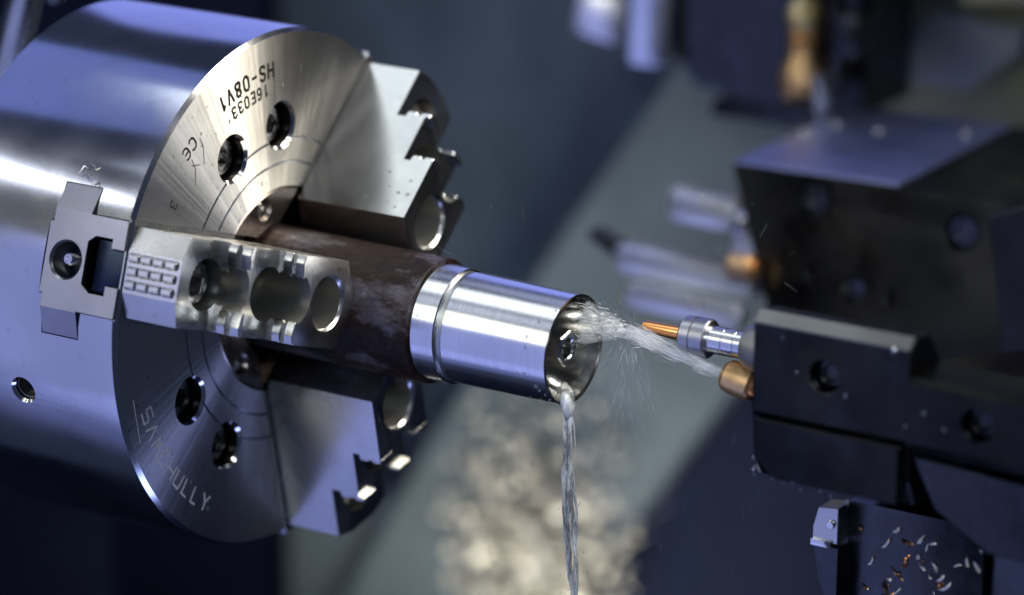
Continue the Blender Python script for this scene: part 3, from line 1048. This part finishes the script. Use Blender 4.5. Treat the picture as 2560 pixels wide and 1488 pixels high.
    for i in range(34):
        if i < 14:
            x, y, z = rd.uniform(222.6, 224.5), rd.uniform(-15, -10), rd.uniform(-31, -4)
        elif i < 22:
            x, y, z = rd.uniform(228, 262), -14.5, rd.uniform(-33, -29)
        else:
            x, y, z = rd.uniform(226, 390), -17.4, rd.uniform(-3, 26)
            if x < 285: y = -15.8
            elif z > 17: z -= 14
        q = bpy.data.objects.new('drop', dme)
        COL.objects.link(q)
        q.parent = root
        q.location = mm(x - 240, y - 60, z)
        sz = rd.uniform(0.25, 0.6)
        q.scale = (sz, sz * 0.6, sz * rd.uniform(0.8, 2.0))
    # bright metal heads added to stand in for blurred glints
    rnd = random.Random(3)
    for (x, y, z, r) in ((70, 322, 4.6, 2.6), (76, 342, 4.8, 2.6), (100, 338, 5.4, 2.2), (138, 352, 6.4, 2.6), (279, -16, 29.5, 1.3), (372, -16, 19, 1.3)):
        bm = bmesh.new()
        lathe(bm, [(-1.5, 0), (-1.5, r), (0, r), (r * 0.45, r * 0.75), (r * 0.62, 0)], 20, 0, 0, 'Z')
        o = obj('glint_screw_head', bm, 'bright', root)
        o.location = mm(x - 240, y - 60, z)
    return root
build_turret()

def copper_nozzle(loc, sc, neck, label, group='coolant nozzles on the turret'):
    root = thing('coolant_nozzle', label, 'coolant nozzle', loc, group)
    bm = bmesh.new()
    lathe(bm, [(-7.0 * sc, 0), (-7.0 * sc, 3.0 * sc), (-6.8 * sc, 4.6 * sc), (-5.2 * sc, 6.1 * sc), (-2.5 * sc, 6.5 * sc), (4.6 * sc, 6.5 * sc), (5.6 * sc, 5.6 * sc), (5.6 * sc, 4.2 * sc), (neck * sc, 4.2 * sc), (neck * sc, 0)], 40)
    obj('nozzle_ball', bm, 'bronze', root)
    bm = bmesh.new()
    lathe(bm, [(6.0 * sc, 4.0 * sc), (6.0 * sc, 5.6 * sc), (7.4 * sc, 5.6 * sc), (7.4 * sc, 4.0 * sc)], 32, closed=True)
    obj('retaining_ring', bm, 'copper', root)
    bm = bmesh.new()
    lathe(bm, [(-6.9 * sc, 0.0), (-7.15 * sc, 0.0), (-7.15 * sc, 1.6 * sc), (-6.9 * sc, 1.6 * sc)], 20)
    obj('orifice', bm, 'pit', root)
    return root
n1 = copper_nozzle((197.5, 22.0, -8.3), 1.0, 27.0, 'sharp copper-coloured coolant nozzle squirting the water jet')
n1.rotation_euler = (0, R_(14), R_(6))
copper_nozzle((84, 236, -37), 0.95, 8.0, 'blurred orange coolant nozzle beside the silver tool holder')

def build_boring_bar():
    root = thing('boring_bar', 'small tool with copper rod tip, steel collar and shank aimed at the workpiece', 'cutting tool', (178, 25, 4.5))
    bm = bmesh.new()
    lathe(bm, [(-25.2, 0), (-25.0, 1.0), (-24.0, 2.2), (-22, 2.5), (-2, 3.0), (-2, 0)], 28)
    obj('copper_rod', bm, 'copper', root)
    bm = bmesh.new()
    lathe(bm, [(-6.6, 0), (-6.6, 5.8), (-5.4, 7.3), (-1.4, 7.6), (-1.1, 7.1), (-0.7, 7.1), (-0.4, 7.6), (4.6, 7.6), (5.2, 7.0), (5.2, 0)], 64)
    obj('collar', bm, 'master', root)
    bm = bmesh.new()
    lathe(bm, [(5.0, 0), (5.0, 5.3), (11.5, 5.3), (11.7, 5.1), (12.1, 5.1), (12.3, 5.3), (16.5, 5.3), (16.7, 5.1), (17.1, 5.1), (17.3, 5.3), (50, 5.3), (50, 0)], 56)
    obj('shank', bm, 'sleeve', root)
    bm = bmesh.new()
    lathe(bm, [(19.6, 0), (19.6, 5.6), (21.0, 8.0), (25.5, 9.6), (48, 9.6), (48, 0)], 56)
    obj('seal_flange', bm, 'strip', root)
    return root
build_boring_bar()

# silver turning tool behind the workpiece
def build_turning_tool():
    root = thing('turning_tool', 'blurred silver tool holder with cutting tip left of the black turret', 'tool holder', (45, 262, -45), None, (R_(-6), R_(3), R_(4)))
    bm = bmesh.new(); box(bm, -32, 30, -8, 10, -11, 0, 4.5); obj('shank_block', bm, 'silver', root)
    bm = bmesh.new(); box(bm, -22, 30, -16, -6, -21, -11.2, 4.0); obj('clamp_bar', bm, 'silver', root)
    bm = bmesh.new(); box(bm, 17, 32, -6, 10, 0.2, 22, 4.0); obj('riser_block', bm, 'silver', root)
    bm = bmesh.new(); box(bm, -14, 17, -2, 14, 11, 24, 4.5); obj('upper_arm', bm, 'silver', root)
    bm = bmesh.new(); prism(bm, [(-44, 3), (-32, -1), (-30, -6), (-44, 0)], lambda p, e: Vector((p[0], -6 if e == 0 else 6, p[1]))); obj('cutting_tip', bm, 'bright', root)
    bm = bmesh.new(); lathe(bm, [(0, 0), (0, 3.2), (-2, 3.2), (-3.2, 0)], 24, 22, 16, 'Y'); o = obj('glint_screw_head', bm, 'bright', root); o.location = mm(0, -7, 0)
    root.scale = (1.15, 1.15, 1.25)
    return root
build_turning_tool()

# tool head hanging above
def build_upper_tool():
    root = thing('upper_tool_block', 'blurred dark tool block at the top with pale white and violet pieces', 'tool block', (20, 380, 30))
    bm = bmesh.new(); prism(bm, [(-55, 60), (-55, -10), (-40, -28), (30, -36), (52, -30), (52, 60)], lambda p, e: Vector((p[0], 0 if e == 0 else 50, p[1]))); obj('block_body', bm, 'black', root)
    bm = bmesh.new(); box(bm, -14, 14, -9, 9, -12, 12, 4.0); o = obj('white_cap', bm, 'whitepart', root); o.location = mm(-98, 8, -1); o.rotation_euler = (R_(-5), R_(9), R_(8))
    bm = bmesh.new(); box(bm, -11, 11, -9, 9, -15, 60, 3.5); o = obj('violet_sleeve', bm, 'violet', root); o.location = mm(-62, -6, -4); o.rotation_euler = (R_(-5), 0, R_(8))  # sleeve shaped flat and tilted so its face mirrors the window light
    bm = bmesh.new(); box(bm, -28, 80, -6, 10, -40, -32, 1.0); obj('arm_bar', bm, 'black', root)
    return root
build_upper_tool()
def build_brass():
    root = thing('brass_fitting', 'blurred brass and copper pipe fitting hanging at the top with a pale tip', 'pipe fitting', (46, 364, 20))
    bm = bmesh.new(); lathe(bm, [(16, 0), (18, 6.5), (22, 9.2), (28, 9.6), (33, 7.5), (36, 5.0), (60, 5.0), (60, 0)], 36, -2, 4, 'Z'); obj('brass_ball', bm, 'brass', root)
    bm = bmesh.new(); lathe(bm, [(-13, 0), (-12, 8), (-8, 11.5), (-1, 12), (5, 9.8), (10, 8.0), (18, 7.5), (18, 0)], 36, 0, 0, 'Z'); obj('copper_bulb', bm, 'bronze', root)
    bm = bmesh.new(); lathe(bm, [(-21, 0), (-20, 3.2), (-12, 4.8), (2, 4.0), (2, 0)], 28, 13, -8, 'Z'); o = obj('pale_tip', bm, 'whitepart', root); o.rotation_euler = (0, R_(-6), 0)
    bm = bmesh.new(); lathe(bm, [(-10, 3.6), (60, 5.0), (60, 0), (-10, 0)], 28, 17.5, 0, 'Z'); obj('black_hose', bm, 'black', root)
    bm = bmesh.new(); box(bm, 17, 31, -4, 8, 12, 32, 1.5); obj('black_knob', bm, 'black', root)
    return root
build_brass()

# chip-covered tool block at the lower right
def build_chip_block():
    root = thing('lower_tool_block', 'black steel tool block at the lower right, speckled with copper chips', 'tool block', (265, 40, -80))
    bm = bmesh.new()
    box(bm, -24, 32, -10, 40, -60, 30, 0.6)
    obj('block_body', bm, 'black', root)
    bm = bmesh.new(); box(bm, 32.3, 90, -6, 44, -60, 22, 0.6); obj('side_block', bm, 'black', root)
    return root
build_chip_block()
def build_insert_holder():
    root = thing('insert_holder', 'small bright steel insert holder on the left edge of the chip-speckled block', 'insert holder', (236, 26, -58))
    bm = bmesh.new(); prism(bm, [(-3, 6), (5, 7), (5, -7), (-5, -7), (-5, -2)], lambda p, e: Vector((p[0], -5 if e == 0 else 6, p[1]))); obj('holder_body', bm, 'jaw', root)
    bm = bmesh.new(); box(bm, -5.5, 3, -6.2, -4.8, -9.0, -6.4, 0.3); obj('insert', bm, 'bright', root)
    bm = bmesh.new(); lathe(bm, [(-6.5, 0), (-6.5, 1.3), (-5.5, 1.6), (-4, 1.6)], 18, 2.6, 0.5, 'Y'); obj('glint_screw_head', bm, 'bright', root)
    bm = bmesh.new(); prism(bm, [(-5, -9.4), (5, -9.4), (5, -40), (1.5, -32), (-3, -22)], lambda p, e: Vector((p[0], -4 if e == 0 else 6, p[1]))); obj('holder_shank', bm, 'black', root)
    return root
build_insert_holder()

def chip_curl(bm, c, rnd, ln, wd, up_ax=None):
    d = Vector((rnd.uniform(-1, 1), rnd.uniform(-0.2, 0.2), rnd.uniform(-1, 1))).normalized()
    n = Vector((0, -1, 0))
    s = d.cross(n).normalized()
    k = 6
    curl = rnd.uniform(-0.5, 0.5)
    pr = None
    for i in range(k + 1):
        u = i / k - 0.5
        p = c + d * (u * ln) + s * (curl * ln * (u * u)) + n * (0.25 * ln * (0.25 - u * u) + 0.15)
        wv = s * wd * (0.5 if i in (0, k) else 1.0)
        tw = n * wd * math.sin(u * 3 + curl) * 0.7
        a, b2 = bm.verts.new(p + wv + tw), bm.verts.new(p - wv - tw)
        if pr:
            bm.faces.new((pr[0], a, b2, pr[1]))
        pr = (a, b2)
rnd = random.Random(11)
for nm, mat, cnt, lab in (('copper_chips', 'copper', 40, 'curled copper cutting chips stuck to the black lower block'), ('steel_chips', 'chipsteel', 44, 'pale steel cutting chips stuck to the black lower block')):
    bm = bmesh.new()
    for i in range(cnt):
        x = rnd.uniform(244, 296); z = rnd.uniform(-120, -56)
        if rnd.random() < 0.42:
            cx_, cz_, sp_ = rnd.choice(((264, -72, 3), (271, -66, 4), (262, -88, 2.5), (280, -80, 4), (253, -84, 3)))
            x = rnd.gauss(cx_, sp_); z = rnd.gauss(cz_, sp_ * 1.3)
        y = 30 if x < 297 else 34
        chip_curl(bm, Vector((x, y - 0.1, z)), rnd, rnd.choice((1.2, 1.8, 2.6, 4.0, 6.5)) * rnd.uniform(0.8, 1.2), rnd.uniform(0.2, 0.7))
    tag(obj(nm, bm, mat), lab, 'metal chips', None, 'stuff')
# heap of bright chips far below, out of focus
bm = bmesh.new()
for i in range(900):
    x = rnd.gauss(-142, 23); z = -330 + abs(rnd.gauss(0, 38)) * 1.3
    y = rnd.uniform(440, 466)
    chip_curl(bm, Vector((x - 14, y, z)), rnd, rnd.uniform(3, 9), rnd.uniform(0.8, 2.2))
tag(obj('chip_heap', bm, 'chipsteel'), 'blurred heap of bright metal chips below the falling water', 'metal chips', None, 'stuff')

bm = bmesh.new()
for i in range(60):
    x = rnd.gauss(-146, 24); z = -330 + abs(rnd.gauss(0, 36)) * 1.3
    chip_curl(bm, Vector((x, rnd.uniform(428, 440), z)), rnd, rnd.uniform(7, 14), rnd.uniform(2, 4))
tag(obj('shiny_chips', bm, 'chipsteel'), 'glinting loose chips scattered over the blurred chip heap', 'metal chips', None, 'stuff')

# pipe and drip at the top left corner
t = thing('coolant_pipe', 'blurred pale pipe crossing the top left corner', 'pipe', (-222, 110, 60))
bm = bmesh.new(); tube(bm, [Vector((-20, 0, -60)), Vector((14, 0, 40))], 7.0, 20); obj('pipe_tube', bm, 'whitepart', t)
bm = bmesh.new(); lathe(bm, [(11.5, 0), (12.5, 3), (16, 4), (20, 3.4), (40, 3.0), (40, 0)], 24, 22, 0, 'Z'); obj('drip_nozzle', bm, 'bright', t)

# ---------------------------------------------------------------- coolant
def build_coolant():
    rn = random.Random(21)
    start = Vector((191.0, 21.0, -6.8))      # nozzle mouth
    hit = Vector((151.0, 16.0, 4.6))         # where the jet meets the rod tip
    end = Vector((137.5, 6.0, 8.2))          # inside the mouth of the workpiece
    root = thing('coolant_jet', 'white coolant jet shooting from the copper nozzle past the rod tip into the workpiece', 'water jet', tuple(start))
    bm = bmesh.new()
    pts = []
    rad = []
    for i in range(25):
        u = i / 24
        p = start.lerp(hit, u) - start
        pts.append(p); rad.append(1.9 + u * 1.4 + rn.uniform(-0.1, 0.1))
    tube(bm, pts, rad, 20)
    obj('jet_core', bm, 'jet', root)
    bm = bmesh.new()
    for i in range(420):
        a0 = rn.uniform(0.0, 0.85)
        p0 = start.lerp(hit, a0) + Vector((0, rn.gauss(0, 1), max(-1.7, min(1.7, rn.gauss(0, 1))))) * (1.2 + 1.0 * a0)
        d = (hit - start).normalized()
        ln = rn.uniform(2, 6)
        tube(bm, [p0 - start, p0 + d * ln - start], rn.uniform(0.04, 0.11), 4)
    o = obj('jet_streaks', bm, 'spray', root)
    o['kind'] = 'stuff'
    # widening plume from the rod tip to the workpiece mouth
    bm = bmesh.new()
    for i in range(1100):
        a0 = rn.random() ** 0.7 * 1.35 - 0.35
        spread = 2.4 + 4.6 * max(0.0, a0) + 1.2 * min(0.0, a0)
        c = hit.lerp(end, a0) if a0 >= 0 else hit.lerp(start, -a0)
        p0 = c + Vector((0, max(-1.6, min(1.6, rn.gauss(0, 1))), max(-1.5, min(1.5, rn.gauss(0, 1))))) * spread * 0.7
        d = (end - hit).normalized() + Vector((rn.gauss(0, .1), rn.gauss(0, .22), rn.gauss(0, .22)))
        ln = rn.uniform(0.4, 1.6) if rn.random() < 0.85 else rn.uniform(1.6, 5.0)
        tube(bm, [p0 - start, p0 + d.normalized() * ln * 0.5 - start, p0 + d.normalized() * ln - start], [0.03, rn.uniform(0.05, 0.15), 0.03], 5)
    o = obj('plume_streaks', bm, 'spray', root)
    o['kind'] = 'stuff'
    bm = bmesh.new()
    pts = [hit.lerp(end, u) - start for u in (0, .25, .5, .75, 1.0)]
    tube(bm, pts, [3.0, 4.6, 6.0, 7.4, 8.4], 32)
    obj('plume_core', bm, 'mist', root)
    bm = bmesh.new()
    sec = [(150, 10), (158, -2), (176, -40), (172, -75), (150, -92), (124, -86), (112, -60), (126, -20), (138, 4)]
    prism(bm, sec, lambda p, e: Vector((p[0], (hit.y - 12) if e == 0 else (hit.y + 14), p[1])) - start)
    bmesh.ops.bevel(bm, geom=bm.edges[:], offset=10, segments=4, affect='EDGES', clamp_overlap=True)
    o = obj('drifting_mist', bm, 'fanmist', root)
    o['kind'] = 'stuff'
    # fan of fine spray thrown off at the rod tip
    bm = bmesh.new()
    for i in range(420):
        down = rn.random() < 0.9
        ang = rn.gauss(-95, 30) if down else rn.gauss(98, 26)
        dirv = Vector((math.cos(R_(ang)) * 0.95, rn.uniform(-0.35, 0.25), math.sin(R_(ang)))).normalized()
        o = hit + Vector((rn.gauss(1, 2.5), 0, rn.gauss(-2 if down else 1, 1)))
        far = abs(rn.gauss(0, 1)) * (24 if down else 8) + 4.0
        seg = rn.uniform(1.0, 6.5) if down else rn.uniform(0.8, 3.0)
        q0 = o + dirv * far * rn.uniform(0.5, 1.0)
        tube(bm, [q0 - start, q0 + dirv * seg * 0.5 - start, q0 + dirv * seg - start], [0.015, rn.uniform(0.03, 0.085), 0.015], 3)
    o = obj('spray_fan', bm, 'finespray', root)
    o['kind'] = 'stuff'
    bm = bmesh.new()
    for i in range(150):
        x = rn.uniform(60, 210); z = rn.uniform(-90, 60); y = rn.uniform(-60, 60)
        d = Vector((rn.gauss(0, .2), rn.gauss(0, .2), -1)).normalized()
        if z > 0:
            d = Vector((rn.gauss(0, 1), 0, rn.gauss(0, 1))).normalized()
        ln = rn.uniform(1.0, 7)
        tube(bm, [Vector((x, y, z)) - start, Vector((x, y, z)) + d * ln - start], rn.uniform(0.02, 0.05), 3)
    o = obj('flying_drops', bm, 'finespray', root)
    o['kind'] = 'stuff'

    # water running out of the mouth and falling
    top = Vector((139.5, -8.0, -17.2))
    root2 = thing('falling_water', 'stream of coolant pouring from the workpiece mouth and falling straight down', 'water stream', tuple(top))
    for k in range(11):
        bm = bmesh.new()
        pts, rad = [], []
        main = k < 3
        z0 = 0 if k < 5 else -rn.uniform(6, 45)
        ln = 100 if main else rn.uniform(14, 40)
        ph, ph2, ph3 = (rn.uniform(0, 6.28) for _ in range(3))
        fr, fr2 = rn.uniform(0.05, 0.10), rn.uniform(0.16, 0.30)
        amp = rn.uniform(0.4, 1.3) if main else rn.uniform(1.0, 2.4)
        steps = int(ln / 0.8)
        wob = 0.0
        off0 = Vector(((k - 1) * 1.3, rn.gauss(0, 0.6), 0)) if main else Vector((rn.gauss(0, 1.6), rn.gauss(0, 1.2), 0))
        for i in range(steps + 1):
            u = i / steps
            dz = -z0 + u * ln
            wob = wob * 0.9 + rn.gauss(0, 0.08)
            g = min(1.0, dz / 35)
            x = 3.4 * (dz / 75) + off0.x * min(1, dz / 12) + math.sin(dz * fr + ph) * amp * 0.7 * g + wob * 0.5
            y = off0.y + math.cos(dz * fr + ph3) * amp * 0.6 * g
            r = (1.15 if main else 0.42) * (0.85 + 0.10 * math.sin(dz * fr2 + ph3) + wob * 0.3)
            r *= (1.3 if dz < 6 else 1.0) * (1.0 - 0.25 * min(1, dz / 90))
            if not main:
                r *= math.sin(math.pi * min(1, max(0.02, u))) ** 0.6
            pts.append(Vector((x, y, -dz))); rad.append(max(0.05, r))
        tube(bm, pts, rad, 20, True, 0.9, 0.42)
        obj('water_strand', bm, 'stream', root2, 180)
    bm = bmesh.new()
    pts = [Vector((-5.0, 7, 1.2)), Vector((-3.2, 4, -0.2)), Vector((-1.4, 1.2, -0.8)), Vector((0.8, -0.5, -3)), Vector((1.0, 0, -9))]
    tube(bm, pts, [2.0, 3.2, 3.4, 2.4, 1.5], 24, True, 0.5, 0.5)
    obj('spill_lip', bm, 'stream', root2, 180)
    bm = bmesh.new()
    for i in range(150):
        z = -rn.uniform(0, 90); x = 3.0 * (-z / 75) + rn.gauss(0, 1.2 - z * 0.03); y = rn.gauss(0, 1.5)
        r = rn.uniform(0.06, 0.26)
        tube(bm, [Vector((x, y, z + r * 3)), Vector((x, y, z)), Vector((x, y, z - r * 4))], [0.02, r, 0.02], 6)
    o = obj('falling_drops', bm, 'spray', root2, 180)
    o['kind'] = 'stuff'
build_coolant()

# metal bead tracing the bright reflection edge of a water film above the T-slot
bm = bmesh.new()
def od(x, az, h=0.1):
    p = e_(az + A3) * (105 + h)
    return Vector((x, p.y, p.z))
for poly in ([(-31, 18.0), (-29.5, 17.6), (-27, 18.2), (-25.5, 17.0), (-23.5, 17.4), (-22, 16.3), (-20.5, 17.2), (-19.2, 15.4)], [(-31, 18.2), (-30, 20.0), (-27.5, 19.4), (-26.5, 20.6), (-24, 19.5), (-22.5, 20.2)]):
    tube(bm, [od(*p) for p in poly], [0.12] + [0.28] * (len(poly) - 2) + [0.1], 6)
tag(obj('film_reflection', bm, 'bright'), 'thin bright reflection edge of a water film on the chuck rim above the T-shaped slot', 'water film reflection')
